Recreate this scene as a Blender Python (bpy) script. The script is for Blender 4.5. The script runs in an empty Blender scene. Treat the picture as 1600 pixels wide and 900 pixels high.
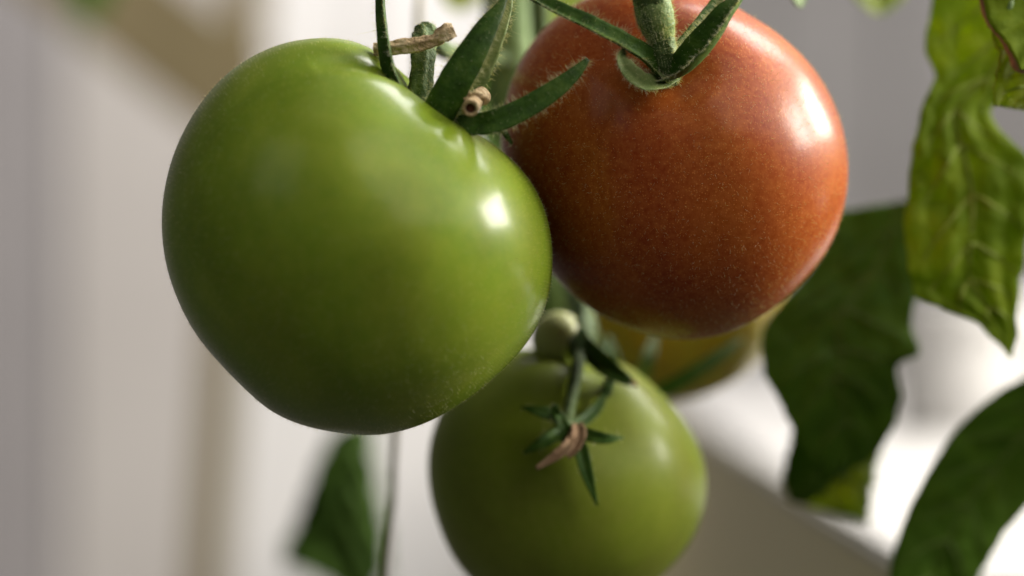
import bpy, bmesh, math, random
import numpy as np
from mathutils import Vector, noise

random.seed(7); rng = np.random.default_rng(11)
scene = bpy.context.scene
C = scene.collection

# ------------------------------------------------------------------ camera
EYE = 1.2                      # camera height in metres, looking level along +Y
FOCUS = 0.430
F_PX = 1600 * 85 / 36          # focal length in photograph pixels
cam_data = bpy.data.cameras.new('camera')
cam = bpy.data.objects.new('camera', cam_data); C.objects.link(cam)
cam.location = (0, 0, EYE); cam.rotation_euler = (math.radians(90), 0, 0)
cam_data.lens = 85; cam_data.sensor_width = 36
cam_data.clip_start = 0.01; cam_data.clip_end = 50
cam_data.dof.use_dof = True
cam_data.dof.focus_distance = FOCUS
cam_data.dof.aperture_fstop = 5.0
cam_data.dof.aperture_blades = 0
scene.camera = cam

# ------------------------------------------------------------------ light
world = bpy.data.worlds.new('World'); scene.world = world
world.use_nodes = True
bg = world.node_tree.nodes['Background']
bg.inputs['Color'].default_value = (1.0, 0.97, 0.93, 1); bg.inputs['Strength'].default_value = 0.07

def area(name, loc, target, size, power, color, size_y=None):
    d = bpy.data.lights.new(name, 'AREA'); d.energy = power; d.color = color
    d.shape = 'RECTANGLE'; d.size = size; d.size_y = size_y or size
    o = bpy.data.objects.new(name, d); C.objects.link(o); o.location = loc
    o.rotation_euler = (Vector(target) - Vector(loc)).to_track_quat('-Z', 'Y').to_euler()
    return o
# the window to the right that makes the hard highlights
area('window_light', (0.80, 0.70, EYE + 0.35), (0.0, 0.45, EYE), 0.66, 29.0, (1.0, 0.95, 0.86), 0.23)
# the roof of the greenhouse: broad soft light from above
area('roof_light', (0.35, 0.35, EYE + 1.5), (0.0, 0.45, EYE), 1.6, 3.8, (1.0, 0.97, 0.91), 1.5)
# daylight from the open side of the greenhouse, above and behind the photographer's right shoulder
area('open_side_light', (0.80, -0.20, EYE + 0.80), (0.0, 0.45, EYE), 1.2, 8.5, (1.0, 0.96, 0.88), 0.9)
# a broad window behind the photographer to the left
area('side_light', (-0.95, -0.55, EYE + 0.80), (0.0, 0.45, EYE), 0.8, 1.9, (1.0, 0.98, 0.95), 0.9)
# extra lamp, added to light the wall and ledge behind the plant
area('back_fill_light', (0.9, 1.3, EYE + 1.3), (0.1, 1.8, EYE - 0.1), 0.8, 43.0, (1.0, 0.96, 0.93), 0.8)

vs = scene.view_settings
vs.view_transform = 'Standard'; vs.look = 'None'; vs.exposure = 0.0; vs.gamma = 1.0
vs.use_curve_mapping = False
scene.render.engine = 'CYCLES'
scene.cycles.use_denoising = True
scene.cycles.max_bounces = 8
scene.cycles.sample_clamp_indirect = 5

# ------------------------------------------------------------------ helpers
def W(px, py, d):
    """photograph pixel + distance from the camera -> world point"""
    return Vector(((px - 800) / F_PX * d, d, EYE - (py - 450) / F_PX * d))
def mm(px, d): return px / F_PX * d

def tag(o, label=None, cat=None, group=None, kind=None):
    if label: o['label'] = label
    if cat: o['category'] = cat
    if group: o['group'] = group
    if kind: o['kind'] = kind
    return o
def empty(name, loc, label, cat, group=None):
    o = bpy.data.objects.new(name, None); C.objects.link(o); o.location = loc
    o.empty_display_size = 0.01
    return tag(o, label, cat, group)
def link(name, verts, faces, mat, parent=None, smooth=True):
    me = bpy.data.meshes.new(name)
    org = Vector((0, 0, 0))
    p = parent
    while p is not None: org += p.location; p = p.parent
    vv = np.array([tuple(v) for v in verts], dtype=float)
    if parent is None:
        org = Vector(((vv[:, 0].min() + vv[:, 0].max()) / 2, (vv[:, 1].min() + vv[:, 1].max()) / 2, vv[:, 2].min()))
    vv = vv - np.array(org)
    me.from_pydata(vv.tolist(), [], [tuple(int(i) for i in f) for f in faces])
    me.update()
    if smooth:
        me.polygons.foreach_set('use_smooth', [True] * len(me.polygons))
    me.materials.append(mat)
    o = bpy.data.objects.new(name, me); C.objects.link(o)
    if parent is not None: o.parent = parent
    else: o.location = org
    return o

def crom(pts, n):
    """Catmull-Rom through rows of pts (any dimension), n samples"""
    p = np.array([tuple(q) for q in pts], dtype=float)
    p = np.vstack([2 * p[0] - p[1], p, 2 * p[-1] - p[-2]])
    segs = len(p) - 3; out = []
    for t in np.linspace(0, segs, n):
        i = min(int(t), segs - 1); f = t - i
        a, b, c, d = p[i], p[i + 1], p[i + 2], p[i + 3]
        out.append(0.5 * (2 * b + (c - a) * f + (2 * a - 5 * b + 4 * c - d) * f * f + (3 * b - a - 3 * c + d) * f ** 3))
    return np.array(out)
def nz(v): return noise.noise(Vector(v))

def tube(name, pts, radii, mat, parent, n=40, seg=18, rough=0.0, freq=300, ribs=0, rib=0.0, cap=True, hollow=0.0):
    """a stalk along pts with the given radii, lumpy and ribbed"""
    path = crom(pts, n); rad = crom([(r,) for r in radii], n)[:, 0]
    verts, faces, norms = [], [], []
    up = np.array([0.3, 1.0, 0.2])
    for i in range(n):
        t = path[min(i + 1, n - 1)] - path[max(i - 1, 0)]; t /= np.linalg.norm(t)
        a = np.cross(t, up); a /= np.linalg.norm(a); b = np.cross(t, a)
        for k in range(seg):
            th = 2 * math.pi * k / seg
            dr = a * math.cos(th) + b * math.sin(th)
            r = rad[i] * (1 + rib * math.cos(ribs * th))
            p = path[i] + dr * r
            r *= 1 + rough * nz(p * freq)
            verts.append(path[i] + dr * r); norms.append(dr)
    for i in range(n - 1):
        for k in range(seg):
            faces.append((i * seg + k, i * seg + (k + 1) % seg, (i + 1) * seg + (k + 1) % seg, (i + 1) * seg + k))
    if hollow > 0:      # an open pipe end at the first ring: lip turned inward and a bore
        tdir = path[1] - path[0]; tdir /= np.linalg.norm(tdir)
        prev = 0
        for sc, dep in ((hollow, 0.0), (hollow * 0.9, rad[0] * 1.6), (0.02, rad[0] * 2.2)):
            base = len(verts)
            for k in range(seg):
                verts.append(path[0] + (verts[k] - path[0]) * sc + tdir * dep)
            for k in range(seg):
                faces.append((prev + k, base + k, base + (k + 1) % seg, prev + (k + 1) % seg))
            prev = base
    elif cap:
        faces.append(tuple(range(seg)))
    if cap: faces.append(tuple(range((n - 1) * seg, n * seg)))
    o = link(name, verts, faces, mat, parent)
    return o, np.array(verts), np.array(norms)

def blade(name, pts, widths, normals, mat, parent, cup=0.25, thick=0.0006, n=36, m=11, wave=0.0, twist=0.0):
    """a tapering sepal or strap leaf along pts, facing normals, folded along its midline"""
    path = crom(pts, n); wd = np.maximum(crom([(w,) for w in widths], n)[:, 0], 0.00006)
    nn = crom(normals, n)
    top, side = [], []
    seed = rng.random() * 100
    for i in range(n):
        t = path[min(i + 1, n - 1)] - path[max(i - 1, 0)]; t /= np.linalg.norm(t)
        f = nn[i] - t * np.dot(nn[i], t); f /= np.linalg.norm(f)
        s = np.cross(t, f)
        row = []
        for j in range(m):
            u = 2 * j / (m - 1) - 1
            off = cup * (abs(u) ** 1.6) * wd[i]
            wv = wave * wd[i] * abs(u) * nz((i * 0.33 + seed, math.copysign(5, u), 0))
            gro = 0.10 * wd[i] * math.exp(-(u / 0.14) ** 2)
            row.append((path[i] + s * u * wd[i] + f * (off + wv - gro), f))
        top.append(row)
    verts, faces, norms = [], [], []
    for lay in (1, -1):
        for i in range(n):
            for j in range(m):
                u = 2 * j / (m - 1) - 1
                p, f = top[i][j]
                th = thick * (1 - 0.75 * abs(u) ** 3) * 0.5
                th *= min(1, wd[i] / (thick * 0.8))
                verts.append(p + f * th * lay); norms.append(f * lay)
    N = n * m
    for i in range(n - 1):
        for j in range(m - 1):
            a = i * m + j
            faces.append((a, a + 1, a + m + 1, a + m)); faces.append((N + a, N + a + m, N + a + m + 1, N + a + 1))
        for j in (0, m - 1):
            a = i * m + j; q = (a, a + m, N + a + m, N + a)
            faces.append(q if j == 0 else q[::-1])
    for i in (0, n - 1):
        for j in range(m - 1):
            a = i * m + j; q = (a, a + 1, N + a + 1, N + a)
            faces.append(q[::-1] if i == 0 else q)
    o = link(name, verts, faces, mat, parent)
    edges = [(np.array(top[i][j][0]), None, i) for i in range(n) for j in (0, m - 1)]
    ed = []
    for i in range(n):
        for j, q in ((0, 1), (m - 1, m - 2)):
            d = top[i][j][0] - top[i][q][0]; d = d / (np.linalg.norm(d) + 1e-12)
            ed.append((top[i][j][0], d))
    return o, np.array(verts), np.array(norms), ed

def hair_mesh(name, roots, mat, parent):
    """roots: (point, direction, length, radius): fine bent plant hairs in one mesh"""
    verts, faces = [], []
    for p, d, L, r in roots:
        d = d / (np.linalg.norm(d) + 1e-12)
        a = np.cross(d, rng.normal(size=3)); a /= (np.linalg.norm(a) + 1e-12); b = np.cross(d, a)
        bend = (a * rng.normal() + b * rng.normal()) * 0.12 * L
        base = len(verts)
        for t, rr in ((0, 1.0), (0.5, 0.75), (1.0, 0.25)):
            c = p + d * L * t + bend * t * t
            for k in range(3):
                th = k * 2.0944
                verts.append(c + (a * math.cos(th) + b * math.sin(th)) * r * rr)
        for s in (0, 3):
            for k in range(3):
                k2 = (k + 1) % 3
                faces.append((base + s + k, base + s + k2, base + s + 3 + k2, base + s + 3 + k))
    o = link(name, verts, faces, mat, parent)
    o['kind'] = 'stuff'
    return o
def scatter(verts, norms, count, L, r, tilt=0.5):
    out = []
    for i in rng.integers(0, len(verts), count):
        d = norms[i] + rng.normal(size=3) * tilt
        out.append((verts[i], d, L * (0.4 + rng.random()), r))
    return out
def edge_hairs(ed, count, L, r):
    out = []
    for i in rng.integers(0, len(ed), count):
        p, d = ed[i]; j = min(i + 2, len(ed) - 1)
        q = p + (ed[j][0] - p) * rng.random()
        out.append((q, d + rng.normal(size=3) * 0.45, L * (0.35 + rng.random()), r))
    return out

# ------------------------------------------------------------------ materials
class NT:
    def __init__(self, name):
        self.m = bpy.data.materials.new(name); self.m.use_nodes = True
        self.t = self.m.node_tree; self.b = self.t.nodes['Principled BSDF']
        self.out = self.t.nodes['Material Output']
        self.co = self.t.nodes.new('ShaderNodeTexCoord').outputs['Object']
    def new(self, k): return self.t.nodes.new(k)
    def ln(self, a, b): self.t.links.new(a, b)
    def noise(self, scale, detail=3, rough=0.55, dist=0.0):
        n = self.new('ShaderNodeTexNoise'); n.inputs['Scale'].default_value = scale
        n.inputs['Detail'].default_value = detail; n.inputs['Roughness'].default_value = rough
        n.inputs['Distortion'].default_value = dist
        self.ln(self.co, n.inputs['Vector']); return n.outputs['Fac']
    def ramp(self, fac, stops):
        r = self.new('ShaderNodeValToRGB'); e = r.color_ramp.elements
        while len(e) < len(stops): e.new(0.5)
        for el, (p, c) in zip(e, stops): el.position = p; el.color = (*c, 1)
        self.ln(fac, r.inputs['Fac']); return r.outputs['Color']
    def mix(self, fac, a, b, mode='MIX'):
        n = self.new('ShaderNodeMix'); n.data_type = 'RGBA'; n.blend_type = mode
        for s, v in ((n.inputs[0], fac), (n.inputs[6], a), (n.inputs[7], b)):
            if hasattr(v, 'is_output'): self.ln(v, s)
            elif isinstance(v, (int, float)): s.default_value = v
            else: s.default_value = (*v, 1)
        return n.outputs[2]
    def math(self, op, a, b=0.0):
        n = self.new('ShaderNodeMath'); n.operation = op
        for s, v in ((n.inputs[0], a), (n.inputs[1], b)):
            if hasattr(v, 'is_output'): self.ln(v, s)
            else: s.default_value = v
        return n.outputs[0]
    def bump(self, h, strength, dist):
        n = self.new('ShaderNodeBump'); n.inputs['Strength'].default_value = strength
        n.inputs['Distance'].default_value = dist; self.ln(h, n.inputs['Height'])
        self.ln(n.outputs['Normal'], self.b.inputs['Normal']); return n
    def set(self, **k):
        for n, v in k.items():
            s = self.b.inputs[n.replace('_', ' ')]
            if hasattr(v, 'is_output'): self.ln(v, s)
            elif isinstance(v, tuple) and len(v) == 3 and s.type == 'RGBA': s.default_value = (*v, 1)
            else: s.default_value = v

def tomato_mat(name, stops, speck, speck_amt, rough, coat, coat_r, sss=0.25, radius=(1, .5, .15), bump=0.05, tinge=None):
    n = NT(name)
    big = n.noise(42, 4, 0.6, 0.4)
    col = n.ramp(big, stops)
    if tinge:      # broad patches of another ripeness
        tf = n.ramp(n.noise(24, 3, 0.55, 0.6), [(0.42, (0,) * 3), (0.66, (0.6,) * 3)])
        col = n.mix(tf, col, tinge)
    mott = n.noise(700, 4, 0.75)
    col = n.mix(n.math('MULTIPLY', n.math('SUBTRACT', mott, 0.36), 0.8), col, speck)
    # pale pin-prick flecks of the skin
    v = n.new('ShaderNodeTexVoronoi'); v.inputs['Scale'].default_value = 2100
    n.ln(n.co, v.inputs['Vector'])
    dot = n.new('ShaderNodeMapRange'); dot.inputs['From Min'].default_value = 0.34; dot.inputs['From Max'].default_value = 0.16
    n.ln(v.outputs['Distance'], dot.inputs['Value'])
    pick = n.new('ShaderNodeSeparateColor'); n.ln(v.outputs['Color'], pick.inputs[0])
    sel = n.math('GREATER_THAN', pick.outputs[0], 0.40)
    patch = n.ramp(n.noise(60, 2), [(0.35, (0.5,) * 3), (0.65, (1,) * 3)])
    fac = n.math('MULTIPLY', n.math('MULTIPLY', n.math('MULTIPLY', dot.outputs[0], sel), speck_amt), patch)
    col = n.mix(fac, col, speck)
    n.set(Base_Color=col, Roughness=rough, Coat_Weight=coat, Coat_Roughness=coat_r, Subsurface_Weight=sss,
          Subsurface_Radius=radius, Subsurface_Scale=0.004, Specular_IOR_Level=0.11, Coat_IOR=1.4)
    h = n.math('ADD', n.math('MULTIPLY', n.noise(2000, 3, 0.7), 0.7), n.math('MULTIPLY', fac, 0.8))
    b = n.bump(h, bump, 0.0004)
    n.ln(b.outputs['Normal'], n.b.inputs['Coat Normal'])
    return n.m

GREEN = tomato_mat('green_tomato_skin', [(0.28, (0.108, 0.178, 0.008)), (0.5, (0.165, 0.258, 0.014)), (0.74, (0.270, 0.355, 0.030))],
                   (0.30, 0.32, 0.03), 0.22, 0.45, 0.42, 0.20, 0.15, (1.0, 1.0, 0.25), 0.03, tinge=(0.155, 0.185, 0.016))
RED = tomato_mat('ripening_tomato_skin', [(0.28, (0.205, 0.023, 0.004)), (0.5, (0.275, 0.041, 0.005)), (0.74, (0.36, 0.078, 0.006))],
                 (0.70, 0.25, 0.06), 0.60, 0.46, 0.30, 0.17, 0.15, (1.0, 0.35, 0.12), 0.10, tinge=(0.37, 0.086, 0.008))
GREEN2 = tomato_mat('lower_green_tomato_skin', [(0.30, (0.150, 0.190, 0.014)), (0.5, (0.185, 0.245, 0.018)), (0.72, (0.225, 0.285, 0.022))],
                    (0.30, 0.32, 0.06), 0.2, 0.50, 0.25, 0.28, 0.2, (1.0, 1.0, 0.25), 0.03, tinge=(0.15, 0.145, 0.022))
TURNING = tomato_mat('turning_tomato_skin', [(0.30, (0.46, 0.25, 0.025)), (0.5, (0.45, 0.31, 0.025)), (0.72, (0.38, 0.37, 0.03))],
                     (0.40, 0.30, 0.06), 0.2, 0.45, 0.4, 0.22, 0.25, (1.0, 0.6, 0.2), 0.03)
PALE = tomato_mat('small_tomato_skin', [(0.30, (0.42, 0.46, 0.20)), (0.5, (0.47, 0.50, 0.23)), (0.72, (0.52, 0.55, 0.27))],
                  (0.36, 0.38, 0.18), 0.2, 0.45, 0.3, 0.25, 0.3, (1, 1, .3), 0.03)

def plant_mat(name, lo, mid, hi, scale, rough=0.55, trans=0.2, bump=0.25, dist=0.0004, fine=1500, coat=0.0, spec=0.22):
    n = NT(name)
    col = n.ramp(n.noise(scale, 4, 0.62, 0.3), [(0.28, lo), (0.5, mid), (0.74, hi)])
    g = n.noise(fine, 3, 0.7)
    col = n.mix(n.math('MULTIPLY', g, 0.35), col, hi)
    n.set(Base_Color=col, Roughness=rough, Specular_IOR_Level=spec, Coat_Weight=coat, Coat_Roughness=0.35)
    n.bump(n.math('ADD', g, n.math('MULTIPLY', n.noise(scale * 3, 2), 1.5)), bump, dist)
    if trans > 0:
        tr = n.new('ShaderNodeBsdfTranslucent')
        n.ln(n.mix(1.0, col, (2.2, 2.1, 0.5), 'MULTIPLY'), tr.inputs['Color'])
        ms = n.new('ShaderNodeMixShader'); ms.inputs[0].default_value = trans
        n.ln(n.b.outputs[0], ms.inputs[1]); n.ln(tr.outputs[0], ms.inputs[2]); n.ln(ms.outputs[0], n.out.inputs['Surface'])
    return n.m

SEPAL = plant_mat('sepal_green', (0.010, 0.036, 0.003), (0.028, 0.080, 0.005), (0.085, 0.150, 0.020), 320, 0.55, 0.12, 0.35)
SEPAL_PALE = plant_mat('sepal_pale_green', (0.06, 0.11, 0.025), (0.13, 0.19, 0.05), (0.26, 0.30, 0.12), 260, 0.55, 0.2, 0.35)
STEM = plant_mat('stem_green', (0.025, 0.055, 0.014), (0.065, 0.115, 0.030), (0.17, 0.22, 0.085), 330, 0.6, 0.0, 0.6, 0.0006)
VEIN = plant_mat('vein_yellow_green', (0.12, 0.18, 0.010), (0.19, 0.25, 0.02), (0.26, 0.31, 0.04), 200, 0.6, 0.0, 0.3)
MIDRIB = plant_mat('midrib_green', (0.04, 0.08, 0.008), (0.07, 0.12, 0.012), (0.11, 0.16, 0.02), 200, 0.6, 0.0, 0.3)
STEM_PALE = plant_mat('stem_light_green', (0.07, 0.13, 0.03), (0.12, 0.19, 0.05), (0.20, 0.27, 0.10), 200, 0.55, 0.0, 0.4, 0.0006)
LEAF_DARK = plant_mat('leaf_dark_green', (0.032, 0.076, 0.005), (0.056, 0.118, 0.008), (0.085, 0.150, 0.012), 60, 0.7, 0.22, 0.2, 0.0006, 500, spec=0.1)
LEAF_DEEP = plant_mat('leaf_deep_green', (0.014, 0.034, 0.004), (0.026, 0.055, 0.006), (0.042, 0.078, 0.010), 60, 0.7, 0.06, 0.2, 0.0006, 500, spec=0.08)
LEAF_LIGHT = plant_mat('leaf_yellow_green', (0.080, 0.138, 0.004), (0.140, 0.210, 0.007), (0.225, 0.280, 0.016), 70, 0.75, 0.45, 0.2, 0.001, 350, spec=0.12)
LEAF_YELLOW = plant_mat('leaf_bright_yellow_green', (0.10, 0.17, 0.01), (0.19, 0.25, 0.02), (0.31, 0.33, 0.04), 70, 0.5, 0.45, 0.35, 0.0012, 350)
DRY = plant_mat('dry_tan', (0.16, 0.075, 0.03), (0.56, 0.38, 0.19), (0.80, 0.66, 0.43), 330, 0.75, 0.0, 0.8, 0.0008, 1800)
DRY_BROWN = plant_mat('dry_brown', (0.12, 0.06, 0.03), (0.30, 0.18, 0.10), (0.45, 0.31, 0.19), 150, 0.75, 0.0, 0.2)
BORE = plant_mat('dry_bore', (0.02, 0.006, 0.003), (0.05, 0.015, 0.007), (0.10, 0.03, 0.012), 500, 0.8, 0.0, 0.3)
HAIR = plant_mat('plant_hair', (0.45, 0.45, 0.33), (0.55, 0.55, 0.42), (0.65, 0.64, 0.5), 100, 0.5, 0.3, 0.0)
TWINE = plant_mat('twine', (0.40, 0.36, 0.24), (0.50, 0.46, 0.32), (0.60, 0.56, 0.42), 900, 0.85, 0.0, 0.6)

def paint(name, a, b, scale, rough=0.7, stretch=None, bump=0.15, dist=0.002):
    n = NT(name)
    if stretch:
        mp = n.new('ShaderNodeMapping'); mp.inputs['Scale'].default_value = stretch
        n.ln(n.co, mp.inputs['Vector']); n.co = mp.outputs['Vector']
    f = n.noise(scale, 5, 0.6, 0.2)
    n.set(Base_Color=n.ramp(f, [(0.3, a), (0.7, b)]), Roughness=rough)
    n.bump(n.noise(scale * 6, 3), bump, dist)
    return n.m
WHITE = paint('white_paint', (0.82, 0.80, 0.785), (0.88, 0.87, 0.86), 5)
WALL_SHADED = paint('shaded_white_paint', (0.52, 0.485, 0.46), (0.60, 0.565, 0.535), 4)  # white wall in shade on the left, its dimness put into the colour
SHADE = paint('deep_shaded_white_paint', (0.33, 0.31, 0.315), (0.40, 0.375, 0.375), 4)  # darker step of the same painted-in shade, for the far-left boards
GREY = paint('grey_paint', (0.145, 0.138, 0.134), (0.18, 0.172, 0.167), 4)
WOOD = paint('weathered_timber', (0.13, 0.10, 0.045), (0.21, 0.17, 0.09), 9, 0.75, (1, 1, 0.12), 0.5)
LEDGE = paint('ledge_paint', (0.40, 0.39, 0.38), (0.46, 0.45, 0.44), 5)
OLIVE = paint('olive_grey_boards', (0.80, 0.71, 0.40), (0.86, 0.77, 0.46), 6, 0.75, (1, 0.2, 1), 0.4)

# ------------------------------------------------------------------ the setting behind
def box(name, x0, x1, y0, y1, z0, z1, mat, parent=None, bev=0.002):
    bm = bmesh.new(); bmesh.ops.create_cube(bm, size=1)
    for v in bm.verts:
        v.co = ((x0 + x1) / 2 + v.co.x * (x1 - x0), (y0 + y1) / 2 + v.co.y * (y1 - y0), (z0 + z1) / 2 + v.co.z * (z1 - z0))
    bmesh.ops.bevel(bm, geom=bm.edges[:], offset=bev, segments=2, affect='EDGES')
    vs_ = [v.co.copy() for v in bm.verts]; fs = [[v.index for v in f.verts] for f in bm.faces]
    bm.free()
    return link(name, vs_, fs, mat, parent, smooth=False)
YW = 2.2                                            # distance of the wall
wall = box('wall', -1.7, 1.7, YW + 0.03, YW + 0.12, -0.0, 2.4, WHITE); tag(wall, kind='structure')
x = -1.7                                            # vertical cladding boards, each a piece of the wall
def xw(px): return (px - 800) / F_PX * YW
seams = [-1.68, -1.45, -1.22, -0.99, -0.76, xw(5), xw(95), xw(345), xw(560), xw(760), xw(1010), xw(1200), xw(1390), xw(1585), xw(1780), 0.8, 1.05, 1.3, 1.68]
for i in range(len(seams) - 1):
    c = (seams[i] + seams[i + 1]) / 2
    m = SHADE if c < xw(95) else WALL_SHADED if c < xw(345) else (WHITE if c < xw(1010) else GREY)
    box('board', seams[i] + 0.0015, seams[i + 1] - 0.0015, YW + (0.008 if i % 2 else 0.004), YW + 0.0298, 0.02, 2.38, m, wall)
ledge = empty('ledge', (0.5, 1.4, 0.0), 'white topped ledge with an olive grey side running towards the wall', 'ledge')
XL, ZL = 0.110, EYE - 0.072
def lbox(name, *a): return box(name, *a, parent=ledge)
for i, (y0, y1) in enumerate(((0.60, 1.10), (1.104, 1.62), (1.624, YW - 0.002))):
    lbox('top_plank', XL - 0.006, 1.2, y0, y1, ZL - 0.006, ZL, LEDGE)
zz = ZL - 0.0062; k = 0
while zz > 0.05:
    lbox('side_board', XL, XL + 0.02, 0.606, YW - 0.002, max(zz - 0.128, 0.0), zz, OLIVE); zz -= 0.130; k += 1

# timber frame to the left: post and brace
frame = empty('timber_frame', (W(330, 450, 1.6).x, 1.6, 0.0), 'weathered tan timber post with a diagonal brace before the wall', 'frame')
def beam(name, a, b, w, t, mat, parent):
    a, b = np.array(a), np.array(b); d = b - a; L = np.linalg.norm(d); d /= L
    s = np.cross(d, (0, 1, 0)); s /= np.linalg.norm(s); f = np.cross(d, s)
    bm = bmesh.new(); bmesh.ops.create_cube(bm, size=1)
    bmesh.ops.subdivide_edges(bm, edges=[e for e in bm.edges if abs(e.verts[0].co.z - e.verts[1].co.z) > 0.5], cuts=8)
    bmesh.ops.bevel(bm, geom=[e for e in bm.edges if e.calc_length() > 0.01 and len(e.link_faces) == 2 and e.calc_face_angle() > 1], offset=0.04, segments=2, affect='EDGES')
    vv = [a + d * (v.co.z + 0.5) * L + s * v.co.x * w + f * v.co.y * t for v in bm.verts]
    fs = [[v.index for v in q.verts] for q in bm.faces]; bm.free()
    return link(name, vv, fs, mat, parent, smooth=False)
p0 = W(326, 900, 1.6); p1 = W(388, 0, 1.6)
dirp = (p1 - p0) / (p1.z - p0.z)
beam('post', p0 + dirp * (0.0 - p0.z), p0 + dirp * (2.3 - p0.z), 0.024, 0.03, WOOD, frame)
beam('brace', W(-60, -190, 1.57), W(385, 155, 1.57), 0.066, 0.022, WOOD, frame)

# a small white planter on the ledge
def lathe(name, cx, cy, prof, mat, parent=None, seg=48):
    verts, faces = [], []
    for r, z in prof:
        for k in range(seg):
            th = 2 * math.pi * k / seg
            verts.append((cx + r * math.cos(th), cy + r * math.sin(th), z))
    for i in range(len(prof) - 1):
        for k in range(seg):
            faces.append((i * seg + k, i * seg + (k + 1) % seg, (i + 1) * seg + (k + 1) % seg, (i + 1) * seg + k))
    faces.append(tuple(range(seg))[::-1])
    return link(name, verts, faces, mat, parent)
pc = W(1500, 680, 1.19)
pot = lathe('plant_pot', pc.x, pc.y, [(0.030, ZL), (0.032, ZL + 0.001), (0.036, ZL + 0.04), (0.0375, ZL + 0.052), (0.041, ZL + 0.053),
            (0.0415, ZL + 0.066), (0.0405, ZL + 0.067), (0.0385, ZL + 0.066), (0.036, ZL + 0.056), (0.030, ZL + 0.012), (0.001, ZL + 0.010)], LEDGE)
tag(pot, 'small round white pot standing on the white ledge', 'pot')

# ------------------------------------------------------------------ fruit
def herm(xs, ys, q):
    i = int(np.clip(np.searchsorted(xs, q) - 1, 1, len(xs) - 3))
    h = xs[i + 1] - xs[i]; t = (q - xs[i]) / h
    m0 = (ys[i + 1] - ys[i - 1]) / (xs[i + 1] - xs[i - 1]) * h; m1 = (ys[i + 2] - ys[i]) / (xs[i + 2] - xs[i]) * h
    return (2 * t ** 3 - 3 * t * t + 1) * ys[i] + (t ** 3 - 2 * t * t + t) * m0 + (3 * t * t - 2 * t ** 3) * ys[i + 1] + (t ** 3 - t * t) * m1
def polar(center, pts, cut=28.0):
    a = np.array([math.atan2(center[1] - y, x - center[0]) for x, y in pts])
    r = np.array([math.hypot(x - center[0], y - center[1]) for x, y in pts])
    o = np.argsort(a); a, r = a[o], r[o]
    a3 = np.concatenate([a - 2 * math.pi, a, a + 2 * math.pi]); r3 = np.concatenate([r, r, r])
    g = np.linspace(-math.pi, math.pi, 721)[:-1]
    rr = np.array([herm(a3, r3, q) for q in g])
    f = np.fft.rfft(rr); k = np.arange(len(f)); f *= np.exp(-(k / cut) ** 2)   # round the outline off
    rr = np.fft.irfft(f, 720)
    return lambda q: np.interp(q, np.concatenate([g, [math.pi]]), np.concatenate([rr, rr[:1]]))

def ico(sub):
    bm = bmesh.new(); bmesh.ops.create_icosphere(bm, subdivisions=sub, radius=1)
    u = np.array([v.co[:] for v in bm.verts]); f = [[v.index for v in q.verts] for q in bm.faces]; bm.free()
    return u / np.linalg.norm(u, axis=1)[:, None], f
def unit(v): v = np.array(v, float); return v / np.linalg.norm(v)

def fruit(name, center, d, outline, mat, parent, axis, pit, rim=(0, .4, .15), ribs=(5, 0.0, 0.0), sub=6, depth=1.0, grooves=(), bumps=(), sq=0.8):
    """tomato whose outline seen along the view line is traced; pit, shoulders, ribs and grooves about its stalk axis"""
    u, f = ico(sub)
    R = polar(center, outline); Rs = polar(center, outline, 4.5)
    ang = np.arctan2(u[:, 2], u[:, 0]); Rm = np.mean(R(np.linspace(-math.pi, math.pi, 400)))
    w = np.clip(1 - u[:, 1] ** 2, 0, 1) ** sq
    r = (Rm * depth + (Rs(ang) - Rm * depth) * w + (R(ang) - Rs(ang)) * np.exp(-(u[:, 1] / 0.33) ** 2)) / F_PX * d
    ax = unit(axis); Rmm = Rm / F_PX * d
    g = np.arccos(np.clip(u @ ax, -1, 1))
    e1 = unit(np.cross(ax, (0.1, 1, 0.2))); e2 = np.cross(ax, e1)
    ph = np.arctan2(u @ e2, u @ e1)
    dep, wid = pit
    r += Rmm * (-dep * np.exp(-(g / wid) ** 2) + rim[0] * np.exp(-((g - rim[1]) / rim[2]) ** 2))
    k, amp, p0_ = ribs
    r += Rmm * amp * np.cos(k * ph + p0_) * np.exp(-((g - 0.75) / 0.55) ** 2)
    for pts, width, dp in grooves:
        arc = crom([unit(p) for p in pts], 170); arc /= np.linalg.norm(arc, axis=1)[:, None]
        c = np.clip(u @ arc.T, -1, 1); i = c.argmax(1); a = np.arccos(c.max(1))
        fade = np.sin(np.linspace(0.5, 0.0, 170) * math.pi) ** 0.7
        r -= Rmm * dp * np.exp(-(a / width) ** 2) * fade[i]
    for p, width, h in bumps:
        a = np.arccos(np.clip(u @ unit(p), -1, 1)); r += Rmm * h * np.exp(-(a / width) ** 2)
    r *= 1 + 0.004 * np.array([nz(q * 2.3 + 3.1) for q in u])
    cw = np.array(W(center[0], center[1], d))
    verts = cw + u * r[:, None]
    o = link(name, verts, f, mat, parent)
    nrm = np.zeros(len(verts) * 3, dtype=np.float32); o.data.vertices.foreach_get('normal', nrm)
    return o, verts, nrm.reshape(-1, 3)
def fuzz(verts, norms, count, L, r):
    out = []
    for i in rng.integers(0, len(verts), count):
        out.append((verts[i], norms[i] + rng.normal(size=3) * 0.5, L * (0.3 + rng.random()), r))
    return out

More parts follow.
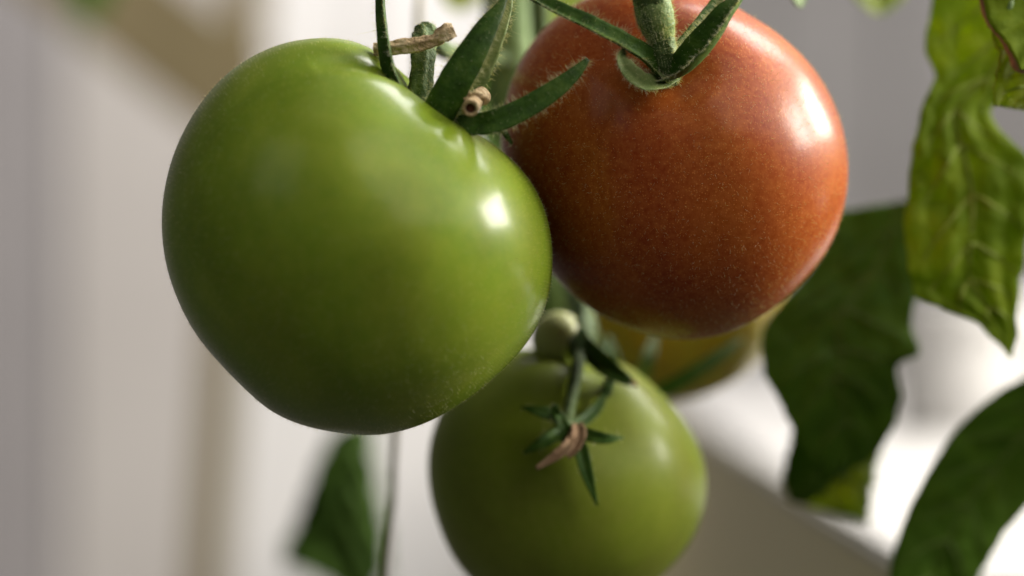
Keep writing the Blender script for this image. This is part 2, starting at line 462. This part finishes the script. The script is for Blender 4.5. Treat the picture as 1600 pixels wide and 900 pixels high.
# --- the large green tomato
DG = 0.434; gc = (560, 372)
g_out = [(490, 66), (535, 68), (585, 78), (621, 93), (652, 117), (682, 150), (718, 185), (762, 217), (802, 252), (832, 288), (850, 325), (861, 370), (863, 420),
         (855, 470), (838, 512), (810, 552), (770, 592), (715, 634), (650, 666), (590, 679), (530, 675), (470, 662), (425, 642), (385, 608), (345, 566), (305, 515),
         (278, 462), (262, 410), (256, 350), (262, 290), (280, 228), (312, 168), (355, 118), (400, 88), (445, 71)]
GT = empty('green_tomato', W(590, 679, DG), 'large unripe green tomato with smooth glossy skin hanging beside the red one', 'tomato')
go, gv, gn = fruit('fruit', gc, DG, g_out, GREEN, GT, (0.46, -0.13, 0.88), (0.125, 0.29), (0.0, 0.42, 0.16), (5, 0.004, 0.6), 7, 0.98,
                   grooves=[([(0.46, -0.22, 0.87), (0.18, -0.40, 0.88), (-0.19, -0.52, 0.81)], 0.09, 0.05)],
                   bumps=[((0.05, -0.64, 0.76), 0.24, 0.014), ((-0.05, -0.18, 0.98), 0.22, 0.02)])
hs = fuzz(gv, gn, 14000, 0.00050, 0.000017)
hair_mesh('fuzz', hs, HAIR, GT)
gh = []
V = lambda *a: a
# sepals: path (pixel x, y, distance), half widths in metres, facing
def sepal(thing, pts, widths, normals, mat=SEPAL, cup=0.3, thick=0.0007, hairs=160, L=0.0011, name='sepal', wave=0.1, store=None, face_h=120):
    o, v, nn, ed = blade(name, [W(*p) for p in pts], widths, normals, mat, thing, cup, thick, wave=wave)
    store += edge_hairs(ed, int(hairs * 1.6), L, 0.000026) + scatter(v, nn, face_h * 2, L * 0.35, 0.000020)
    return o
# left, thin, seen nearly edge-on
sepal(GT, [(662, 178, .424), (640, 160, .422), (618, 122, .4215), (606, 75, .422), (600, 30, .424), (596, -20, .427), (590, -60, .43)],
      [.0018, .0022, .0020, .0018, .0015, .0012, .0003], [(-.85, -.5, .1)] * 7, cup=0.5, store=gh)
# broad sepal facing the camera
sepal(GT, [(670, 200, .423), (682, 176, .421), (708, 128, .4195), (736, 80, .4195), (760, 40, .421), (779, 12, .423), (792, -8, .425)],
      [.0028, .0031, .0031, .0027, .0020, .0011, .0003], [(-.25, -1, .15)] * 7, cup=-0.28, thick=0.0008, hairs=260, store=gh)
# long one reaching across the red fruit
sepal(GT, [(690, 205, .423), (725, 198, .4215), (770, 192, .420), (820, 170, .420), (868, 140, .4205), (900, 113, .4215), (918, 93, .423)],
      [.0018, .0020, .0021, .0020, .0017, .0011, .0004], [(.2, -1, .35)] * 7, cup=0.25, hairs=240, store=gh)
# two behind, mostly hidden
sepal(GT, [(700, 180, .430), (735, 128, .431), (762, 70, .432), (786, 14, .434), (800, -40, .438)],
      [.0020, .0026, .0024, .0015, .0003], [(.2, -1, .0)] * 5, SEPAL_PALE, cup=0.3, hairs=220, store=gh)
sepal(GT, [(700, 195, .430), (740, 185, .437), (775, 195, .440), (800, 225, .441)], [.0016, .0016, .0012, .0003], [(.0, -.6, .8)] * 4, hairs=60, store=gh)
o, v, nn = tube('stalk', [W(664, 195, .430), W(656, 165, .430), W(660, 110, .431), W(663, 66, .434), W(668, 54, .442), W(694, 78, .470), W(740, 90, .505), W(795, 90, .528)],
                [.0026, .0023, .0020, .0023, .0020, .0016, .0016, .0016], STEM, GT, n=60, seg=28, rough=0.16, freq=900, ribs=6, rib=0.10)
gh += scatter(v, nn, 1600, 0.0005, 0.000022)
gh += [(p, d, l * 3.2, 0.000020) for p, d, l, q in gh[::23]]
hair_mesh('hairs', gh, HAIR, GT)

# --- dry pieces by the calyx
ds = empty('dry_stalk', W(650, 68, .424), 'dry tan stalk lying across behind the thin sepal of the green tomato', 'stalk')
o, v, nn = tube('stalk', [W(584, 78, .426), W(610, 76, .4258), W(650, 70, .4256), W(684, 62, .4256), W(690, 56, .4256), W(698, 52, .4256), W(710, 47, .4256)],
     [.0011, .0013, .00125, .0010, .0013, .0015, .0012], DRY, ds, n=64, seg=24, rough=0.22, freq=700, ribs=5, rib=0.16)
blade('bract', [W(686, 62, .4250), W(700, 58, .4245), W(712, 56, .4245)], [.0006, .0008, .0002], [(0, -1, .3)] * 3, DRY, ds, n=14, m=7, wave=0.5)
st = empty('stalk_stub', W(740, 182, .424), 'hollow dry tan stub with a dark round opening beside the long sepal', 'stalk')
o, v, nn = tube('tube', [W(735, 169, .4165), W(739, 162, .420), W(744, 155, .424), W(752, 150, .430)], [.00150, .00145, .0014, .0017], DRY, st, n=24, seg=28, rough=0.14, freq=800, hollow=0.62)
tube('bore', [W(735, 169, .41675), W(735.4, 168.6, .4169), W(736, 168, .4172)], [.00078, .00075, .00065], BORE, st, n=6, seg=20)
for p, q in (((733, 155), (728, 144)), ((745, 152), (748, 143)), ((757, 158), (760, 150))):
    blade('bract', [W(p[0], p[1], .421), W((p[0] + q[0]) / 2, (p[1] + q[1]) / 2, .420), W(q[0], q[1], .421)], [.0008, .0009, .0003], [(0, -1, .2)] * 3, DRY, st, n=14, m=7, wave=0.5)

# --- the ripening tomato
DR = 0.458; rc = (1052, 263)
r_out = [(783, 230), (789, 170), (806, 108), (838, 55), (882, 16), (935, -8), (1000, -20), (1060, -20), (1115, -6), (1165, 24), (1225, 66), (1270, 112), (1302, 168), (1318, 220),
         (1323, 268), (1316, 325), (1296, 382), (1252, 442), (1200, 487), (1140, 518), (1080, 530), (1030, 527), (980, 511), (925, 484), (880, 447), (845, 405), (812, 350), (792, 290)]
RT = empty('red_tomato', W(1060, 530, DR), 'ripening orange red tomato with gold flecked skin under a star of green sepals', 'tomato')
ro, rv, rn = fruit('fruit', rc, DR, r_out, RED, RT, (-0.07, -0.84, 0.5340), (0.075, 0.20), (0.012, 0.45, 0.2), (5, 0.006, 0.3), 7, 0.92)
hair_mesh('fuzz', fuzz(rv, rn, 9000, 0.00065, 0.000017), HAIR, RT)
rh = []
sepal(RT, [(1040, 128, 0.4305), (1005, 92, 0.4270), (965, 66, 0.4240), (920, 42, 0.4220), (870, 18, 0.4220), (825, -6, 0.4240), (795, -24, 0.4270)],
      [.0022, .0021, .0018, .0017, .0015, .0011, .0003], [(.35, -.75, 0.5440)] * 7, cup=0.75, hairs=260, store=rh)
sepal(RT, [(1050, 122, 0.4305), (1030, 132, 0.4275), (1005, 131, 0.4250), (984, 117, 0.4235), (972, 100, 0.4230), (970, 88, 0.4235), (974, 78, 0.4245)],
      [.0016, .0017, .0018, .0018, .0015, .0010, .0004], [(.1, -.75, .6), (.1, -.8, .55), (.15, -.85, .45), (.3, -.85, .35), (.5, -.8, .2), (.6, -.75, .0), (.6, -.7, -.1)], SEPAL_PALE, cup=0.5, hairs=140, store=rh)
sepal(RT, [(1035, 126, 0.4305), (1070, 112, 0.4265), (1100, 85, 0.4240), (1125, 52, 0.4225), (1142, 22, 0.4220), (1156, 2, 0.4230), (1166, -18, 0.4250)],
      [.0022, .0030, .0032, .0028, .0021, .0012, .0003], [(-.55, -.6, .6)] * 7, cup=0.9, hairs=300, store=rh)
sepal(RT, [(1040, 118, 0.4325), (1065, 85, 0.4325), (1095, 45, 0.4350), (1120, 5, 0.4390), (1140, -35, 0.4430)], [.0018, .0020, .0017, .0012, .0003], [(-.3, -.9, .2)] * 5, cup=0.4, hairs=120, store=rh)
o, v, nn = tube('stalk', [W(1041, 122, 0.4330), W(1041, 106, 0.4315), W(1036, 75, 0.4295), W(1029, 46, 0.4285), W(1024, 36, 0.4280), W(1018, 10, 0.4275), W(1008, -50, 0.4270), W(960, -140, 0.4490), W(850, -200, 0.4940)],
                [.0026, .0026, .0024, .0024, .0028, .0030, .0030, .0027, .0026], STEM, RT, n=80, seg=32, rough=0.10, freq=800, ribs=5, rib=0.05)
kn = [W(1034, 60, 0.4290), W(1029, 44, 0.4285), W(1025, 28, 0.4280), W(1020, 8, 0.4275), W(1010, -45, 0.4270)]
o2, v2, n2 = tube('stalk_collar', kn, [.0024, .0030, .0033, .0033, .0031], STEM_PALE, RT, n=30, seg=28, rough=0.06, freq=700)
rh += scatter(v, nn, 3500, 0.0006, 0.000022) + scatter(v2, n2, 1500, 0.0006, 0.000022) + scatter(v2, n2, 60, 0.0022, 0.000024)
hair_mesh('hairs', rh, HAIR, RT)

# --- the lower green tomato
DL = 0.488; lc = (888, 762)
l_out = [(669, 740), (676, 680), (700, 628), (740, 585), (790, 556), (850, 540), (900, 543), (950, 560), (1000, 592), (1050, 632), (1085, 680), (1103, 735), (1100, 790),
         (1075, 850), (1030, 900), (970, 945), (900, 970), (830, 962), (765, 930), (715, 880), (684, 815)]
LT = empty('green_tomato', W(888, 972, DL), 'smaller dull green tomato hanging lowest, below the other fruit', 'tomato')
lo_, lv, ln_ = fruit('fruit', lc, DL, l_out, GREEN2, LT, (0.05, -0.10, 0.99), (0.12, 0.28), (0.02, 0.5, 0.2), (5, 0.02, 0.2), 6, 1.0)
lh = []
for p in ([(925, 585, 0.4830), (938, 610, 0.4730), (952, 600, 0.4670), (950, 620, 0.4640)],):
    sepal(LT, p, [.0012, .0014, .0010, .0003], [(0, -1, .4)] * len(p), store=lh, hairs=20, face_h=10)
tube('stalk', [W(900, 575, 0.4880), W(915, 540, 0.4930), W(920, 505, 0.4970), W(905, 470, 0.5030)], [.0018, .0016, .0016, .0017], STEM, LT, n=24, rough=0.08)

# --- turning tomato behind
DO = 0.552; oc = (1042, 468)
o_out = [(1042 + 182 * math.cos(t), 468 - 158 * math.sin(t)) for t in np.linspace(0, 2 * math.pi, 25)[:-1]]
OT = empty('turning_tomato', W(1042, 626, DO), 'half hidden olive and orange tomato turning colour behind the red one', 'tomato')
fruit('fruit', oc, DO, o_out, TURNING, OT, (-0.45, -0.75, 0.40), (0.10, 0.26), (0.015, 0.5, 0.2), (5, 0.02, 0.1), 5)
oh = []
sepal(OT, [(985, 628, .512), (1005, 622, .510), (1045, 607, .508), (1090, 580, .508), (1130, 552, .510), (1160, 530, .513)], [.0010, .0016, .0018, .0016, .0012, .0003], [(0.2, -.8, .5)] * 6, store=oh, hairs=20, face_h=5)
sepal(OT, [(985, 628, .512), (1000, 595, .509), (1012, 560, .508), (1025, 520, .512)], [.0010, .0016, .0016, .0004], [(0.2, -.8, .5)] * 4, STEM, store=oh, hairs=20, face_h=5)
sepal(OT, [(985, 628, .512), (968, 590, .510), (955, 555, .510), (950, 525, .514)], [.0010, .0014, .0014, .0004], [(0.2, -.8, .5)] * 4, store=oh, hairs=20, face_h=5)
tube('stalk', [W(985, 630, .513), W(965, 600, .517), W(935, 550, .519), W(915, 500, .516), W(895, 450, .520)], [.0016, .0016, .0017, .0018, .0019], STEM, OT, n=24, rough=0.1)

# --- tiny immature fruit
DS = 0.483; sc_ = (873, 530)
s_out = [(873 + 43 * math.cos(t), 530 - 44 * math.sin(t)) for t in np.linspace(0, 2 * math.pi, 21)[:-1]]
ST = empty('small_tomato', W(873, 574, DS), 'tiny pale green tomato no bigger than a pea beside the hanging stalk', 'tomato')
fruit('fruit', sc_, DS, s_out, PALE, ST, (0.75, -0.35, 0.5410), (0.08, 0.3), (0, .5, .2), (5, 0.01, 0), 5)
tube('stalk', [W(903, 512, 0.4815), W(908, 500, 0.4825), W(912, 485, 0.4855), W(905, 465, 0.4910)], [.0011, .0010, .0011, .0012], STEM, ST, n=20, rough=0.1)
sh = []
sepal(ST, [(905, 515, 0.4800), (918, 545, 0.4750), (945, 572, 0.4720), (975, 592, 0.4710), (994, 601, 0.4710)], [.0009, .0018, .0020, .0013, .0003], [(-.3, -.85, .5)] * 5, store=sh, hairs=50, face_h=20)
tube('sepal_tip', [W(985, 596, 0.4708), W(990, 599, 0.4707), W(996, 602, 0.4707)], [.0004, .0006, .0003], DRY, ST, n=10, seg=12)
sepal(ST, [(905, 515, 0.4800), (895, 545, 0.4770), (900, 570, 0.4770)], [.0008, .0010, .0002], [(0, -1, .3)] * 3, store=sh, hairs=20, face_h=5)
hair_mesh('hairs', sh, HAIR, ST)

# --- withered flower in front of the lower tomato
WF = empty('withered_flower', W(880, 735, 0.4590), 'withered flower with dark star sepals and brown petals before the lowest tomato', 'flower')
wh = []
o, v, nn = tube('stalk', [W(908, 540, 0.4810), W(903, 570, 0.4710), W(893, 620, 0.4650), W(885, 660, 0.4600), W(884, 690, 0.4590)], [.0013, .0013, .0012, .0012, .0013], STEM, WF, n=36, seg=16, rough=0.08)
for pts, wd in (([(886, 672, 0.4585), (868, 652, 0.4570), (845, 644, 0.4560), (814, 636, 0.4570)], [.0010, .0013, .0011, .0002]),
                ([(886, 672, 0.4585), (866, 682, 0.4560), (845, 694, 0.4550), (818, 708, 0.4560)], [.0010, .0013, .0011, .0002]),
                ([(888, 672, 0.4585), (915, 680, 0.4560), (945, 686, 0.4550), (974, 684, 0.4560)], [.0010, .0013, .0011, .0002]),
                ([(888, 675, 0.4585), (906, 700, 0.4550), (917, 740, 0.4540), (933, 790, 0.4550)], [.0012, .0014, .0012, .0002]),
                ([(890, 668, 0.4600), (915, 655, 0.4630), (935, 635, 0.4660), (950, 606, 0.4690)], [.0010, .0012, .0010, .0002]),
                ([(876, 655, 0.4585), (870, 648, 0.4560), (868, 638, 0.4550), (870, 632, 0.4550)], [.0008, .0010, .0008, .0002])):
    sepal(WF, pts, wd, [(0, -1, .4)] * 4, store=wh, hairs=12, face_h=2, cup=0.4)
for pts, wd in (([(900, 668, 0.4570), (892, 690, 0.4540), (872, 710, 0.4530), (838, 732, 0.4530)], [.0007, .0010, .0010, .0004]),
                ([(902, 664, 0.4580), (904, 680, 0.4550), (896, 700, 0.4540), (888, 715, 0.4540)], [.0010, .0014, .0012, .0004])):
    blade('petal', [W(*p) for p in pts], wd, [(0, -1, .3)] * 4, DRY_BROWN, WF, cup=0.5, wave=0.2)
hair_mesh('hairs', wh, HAIR, WF)

# ------------------------------------------------------------------ the plant: stalks and leaves
TP = empty('tomato_plant', (W(800, 0, .53).x, 0.53, 0.0), 'tomato plant whose green stems and broad leaves hang around the fruit', 'plant')
tube('main_stem', [W(812, -900, .54), W(808, -300, .535), W(794, 0, .53), W(796, 120, .53), W(815, 260, .53), W(846, 400, .53), W(858, 520, .535), W(868, 900, .54), (W(870, 1500, .54).x, .54, 0.3), (W(870, 1500, .54).x, .54, 0.0)],
     [.0060, .0058, .0056, .0055, .0048, .0040, .0040, .0042, .006, .007], STEM_PALE, TP, n=120, seg=24, rough=0.05)
tube('fruit_truss', [W(850, -210, .505), W(842, -60, .515), W(848, 100, .523), W(862, 300, .523), W(885, 420, .518), W(905, 475, .498), W(912, 510, .484), W(908, 545, .478)],
     [.0026, .0024, .0022, .0022, .0021, .0020, .0018, .0014], STEM, TP, n=80, seg=18, rough=0.07)

def leaf(left, right, dist, mat, parent, name='leaf', n=90, m=46, crinkle=0.0012, freq=90, curl=0.0, rib=0.0016, thick=0.0004, teeth=0.0, bullate=0.0, cell=34.0, side=0, midrib=MIDRIB, veins=9, lift=0.004):
    """left and right: edge points down the leaf; dist: distance at each row; crinkled blade with sunk veins"""
    L = crom(left, n); Rr = crom(right, n); D = crom([(q,) for q in dist], n)[:, 0]
    seed = rng.random() * 50
    P = np.zeros((n, m, 3))
    for i in range(n):
        v = i / (n - 1)
        for j in range(m):
            u = j / (m - 1); s = 2 * u - 1
            tl = teeth * (nz((v * 16 + seed, 1.5, 0)) + 0.5 * nz((v * 37 + seed, 2.5, 0))) * abs(s) ** 5
            x_ = L[i, 0] * (1 - u) + Rr[i, 0] * u + (tl if s > 0 else -tl)
            y_ = L[i, 1] * (1 - u) + Rr[i, 1] * u + tl * 0.6
            # side veins run outward and down, tissue puffs up between them
            ph = (v * veins - abs(s) * 1.6) * 2 * math.pi
            puff = (0.5 - 0.5 * math.cos(ph)) ** 0.6 * (1 - abs(s) ** 4) * min(1, abs(s) * 5)
            d_ = D[i] + curl * s * s + lift * s - crinkle * 0.8 * puff + crinkle * (nz((x_ * 0.012 + seed, y_ * 0.012, 3)) + 0.5 * nz((x_ * 0.03 + seed, y_ * 0.03, 7)))
            if bullate > 0:        # blistered tissue between a net of sunk veins
                vd = noise.voronoi(Vector((x_ / cell + seed + 0.3 * nz((x_ * .03, y_ * .03, 1)), y_ / cell * 0.8, 0.5)))[0]
                d_ -= bullate * min(1.0, (vd[1] - vd[0]) * 1.6) ** 0.7
            P[i, j] = W(x_, y_, d_)
    gx = np.gradient(P, axis=1); gy = np.gradient(P, axis=0)
    nn = np.cross(gx, gy); nn /= (np.linalg.norm(nn, axis=2, keepdims=True) + 1e-12)
    top = P + nn * thick / 2; bot = P - nn * thick / 2
    verts = list(top.reshape(-1, 3)) + list(bot.reshape(-1, 3)); N = n * m; faces = []
    for i in range(n - 1):
        for j in range(m - 1):
            a = i * m + j
            faces.append((a, a + 1, a + m + 1, a + m)); faces.append((N + a, N + a + m, N + a + m + 1, N + a + 1))
        for j in (0, m - 1):
            a = i * m + j; q = (a, a + m, N + a + m, N + a); faces.append(q if j == 0 else q[::-1])
    for i in (0, n - 1):
        for j in range(m - 1):
            a = i * m + j; q = (a, a + 1, N + a + 1, N + a); faces.append(q[::-1] if i == 0 else q)
    o = link(name, verts, faces, mat, parent)
    if midrib is not None:
        j = m // 2; pts = [P[i, j] + np.array((0, -thick * 0.2, 0)) for i in range(0, n, 6)]
        tube('midrib', pts, list(np.linspace(0.0007, 0.0002, len(pts))), midrib, o, n=50, seg=10)
        for k in range(side):                       # side veins leave the midrib in pairs
            i0 = int((k + 0.6) / (side + 0.6) * n * 0.92)
            for sg in (-1, 1):
                pv = []
                for q in np.linspace(0, 0.9, 7):
                    jj = int(round(m // 2 + sg * q * (m // 2 - 1))); ii = min(n - 1, int(i0 + q * n * 0.10 + q * q * 4))
                    pv.append(P[ii, jj] + np.array((0, -thick * 0.3, 0)))
                tube('vein', pv, list(np.linspace(0.0005, 0.00012, 7)), midrib, o, n=14, seg=6)
    return o

# crinkled yellow-green leaf to the right
leaf([(1462, -120), (1462, -40), (1450, 30), (1446, 75), (1464, 112), (1455, 135), (1442, 165), (1436, 200), (1426, 240), (1420, 300), (1416, 350), (1416, 400), (1424, 440), (1432, 462), (1465, 482), (1500, 494), (1528, 508), (1552, 530), (1576, 556)],
     [(1760, -120), (1740, -40), (1720, 20), (1690, 60), (1650, 100), (1590, 140), (1548, 168), (1554, 195), (1578, 220), (1606, 248), (1622, 290), (1616, 330), (1604, 370), (1598, 410), (1594, 440), (1592, 470), (1590, 500), (1588, 530), (1582, 560)],
     [.490, .488, .486, .485, .484, .483, .482, .481, .480, .479, .478, .477, .477, .477, .477, .478, .479, .480, .482], LEAF_LIGHT, TP, n=170, m=90, crinkle=0.0014, teeth=5, veins=0, lift=0.002, bullate=0.0007, cell=36, side=9, midrib=VEIN)
# brighter leaflet over it at the top right, with a brown edge
leaf([(1545, -80), (1541, -20), (1545, 30), (1553, 60), (1560, 90), (1556, 120), (1550, 145), (1552, 165)],
     [(1800, -80), (1780, -20), (1760, 30), (1740, 60), (1720, 90), (1690, 120), (1660, 148), (1600, 172)],
     [.456, .455, .454, .453, .453, .453, .454, .455], LEAF_YELLOW, TP, n=90, m=60, crinkle=0.0012, teeth=4, veins=0, bullate=0.0008, cell=38, side=5, midrib=VEIN)
o = leaf([(1536, -60), (1536, -10), (1541, 20), (1548, 40), (1562, 56), (1580, 76), (1596, 108)],
     [(1800, -60), (1790, -10), (1770, 20), (1750, 40), (1730, 60), (1700, 90), (1606, 112)],
     [.450, .449, .448, .447, .447, .447, .448], LEAF_LIGHT, TP, n=60, m=36, crinkle=0.0012, teeth=2, veins=4, midrib=None)
tube('brown_margin', [W(1534, -30, .4487), W(1538, 8, .4479), W(1546, 38, .4470), W(1564, 58, .4466), W(1580, 76, .4466), W(1592, 100, .4472), W(1604, 112, .448)],
     [.0006, .0008, .0004, .0005, .0012, .0013, .0005], DRY_BROWN, o, n=40, seg=12, rough=0.3, freq=600)
tube('leaf_stalk', [W(1585, -60, .449), W(1578, 0, .446), W(1570, 50, .4455)], [.0010, .0009, .0003], STEM_PALE, TP, n=20)
# broad dark leaf beneath, behind the red fruit
leaf([(1310, 330), (1290, 380), (1262, 425), (1228, 465), (1200, 500), (1190, 540), (1192, 575), (1206, 610), (1228, 650), (1246, 690), (1270, 720), (1300, 738)],
     [(1500, 300), (1490, 350), (1478, 400), (1456, 440), (1428, 475), (1425, 515), (1438, 550), (1404, 572), (1408, 620), (1396, 665), (1366, 712), (1320, 738)],
     [.522, .520, .517, .514, .511, .509, .507, .506, .506, .507, .509, .511], LEAF_DARK, TP, n=120, m=70, lift=0.003, side=6, bullate=0.0006, cell=50, crinkle=0.0010, teeth=3, veins=6)
# small leaf tip beneath it
leaf([(1250, 640), (1238, 680), (1228, 720), (1224, 755), (1236, 785)], [(1380, 640), (1372, 680), (1362, 705), (1335, 730), (1262, 790)],
     [.524, .524, .525, .527, .529], LEAF_DARK, TP, n=50, m=30, crinkle=0.002, teeth=4, veins=3)
leaf([(1300, 690), (1290, 725), (1268, 760), (1262, 790)], [(1376, 690), (1372, 725), (1366, 765), (1354, 818)],
     [.534, .535, .536, .538], LEAF_YELLOW, TP, n=50, m=30, crinkle=0.002, teeth=6, veins=3)
# long dark leaf in the lower right corner
leaf([(1680, 510), (1615, 578), (1560, 613), (1506, 658), (1460, 720), (1424, 787), (1398, 856), (1384, 928), (1384, 990)],
     [(1760, 560), (1720, 640), (1680, 700), (1640, 758), (1596, 803), (1558, 850), (1528, 904), (1490, 950), (1420, 995)],
     [.520, .517, .514, .512, .510, .509, .509, .510, .511], LEAF_DARK, TP, n=110, m=60, side=7, bullate=0.0006, cell=50, crinkle=0.0008, teeth=2, veins=6)
# unseen leaf added out of frame to the right to shade the lowest fruit
leaf([(1905, 40), (1895, 120), (1892, 250), (1892, 400), (1898, 540), (1905, 640)], [(1895, 40), (1868, 120), (1856, 250), (1856, 400), (1866, 540), (1890, 640)],
     [.53] * 6, LEAF_LIGHT, TP, n=60, m=40, lift=0.045, crinkle=0.001, teeth=2, veins=0, side=6, midrib=VEIN)
# bits of foliage above and between the fruit
leaf([(752, 40), (742, 90), (738, 140), (745, 200), (770, 260)], [(800, 40), (812, 90), (818, 140), (815, 200), (790, 280)], [.565] * 5, LEAF_DARK, TP, n=40, m=24, veins=4)
leaf([(830, -120), (828, -60), (835, 0), (850, 60)], [(960, -120), (955, -60), (930, 0), (870, 70)], [.68] * 4, LEAF_YELLOW, TP, n=30, m=20, veins=3)
leaf([(672, -70), (676, -40), (690, -5), (706, 14)], [(770, -70), (765, -40), (752, -5), (722, 18)], [.58, .58, .58, .58], LEAF_YELLOW, TP, n=30, m=20, veins=3)
leaf([(1290, -60), (1310, -30), (1335, -4), (1362, 18)], [(1420, -60), (1425, -30), (1405, 2), (1378, 22)], [.54, .54, .54, .54], LEAF_YELLOW, TP, n=30, m=20, veins=3)
leaf([(1228, -60), (1230, -30), (1236, -4), (1246, 10)], [(1262, -60), (1262, -30), (1260, -6), (1252, 12)], [.47, .47, .47, .47], STEM, TP, n=24, m=16, veins=2, crinkle=0.0005)

# ------------------------------------------------------------------ things hanging further back
string = empty('support_string', W(612, 900, .51), 'thin straw coloured string hanging straight down behind the green tomatoes', 'string')
o, v, nn = tube('strand', [W(656, -500, .53), W(655, -60, .525), W(654, 30, .52), W(640, 300, .515), W(619, 640, .51), W(612, 780, .51), W(602, 900, .51), W(596, 1050, .51)], [.0008] * 8, TWINE, string, n=200, seg=10, rough=0.3, freq=600)
BL = empty('tomato_leaf', W(530, 890, .70), 'dark green leaf hanging beside the support string below the large tomato', 'leaf')
leaf([(535, 665), (508, 690), (490, 728), (476, 770), (466, 815), (446, 850), (446, 880), (505, 890)], [(572, 655), (586, 690), (592, 740), (598, 790), (600, 840), (602, 890), (585, 930), (545, 950)],
     [.70] * 8, LEAF_DEEP, BL, name='blade', n=60, m=36, crinkle=0.004, teeth=9, veins=5)
tube('leaf_stalk', [W(650, 560, .62), W(610, 600, .66), W(575, 630, .695), W(563, 655, .702)], [.0012, .0012, .0011, .0008], STEM_PALE, BL, n=20)
BL2 = empty('tomato_leaf', W(140, 30, .9), 'dark leaf tip hanging down in front of the timber brace', 'leaf')
leaf([(85, -120), (90, -60), (105, -10), (128, 32)], [(200, -120), (195, -60), (175, -10), (148, 36)], [.95] * 4, LEAF_DEEP, BL2, name='blade', n=40, m=26, veins=4)
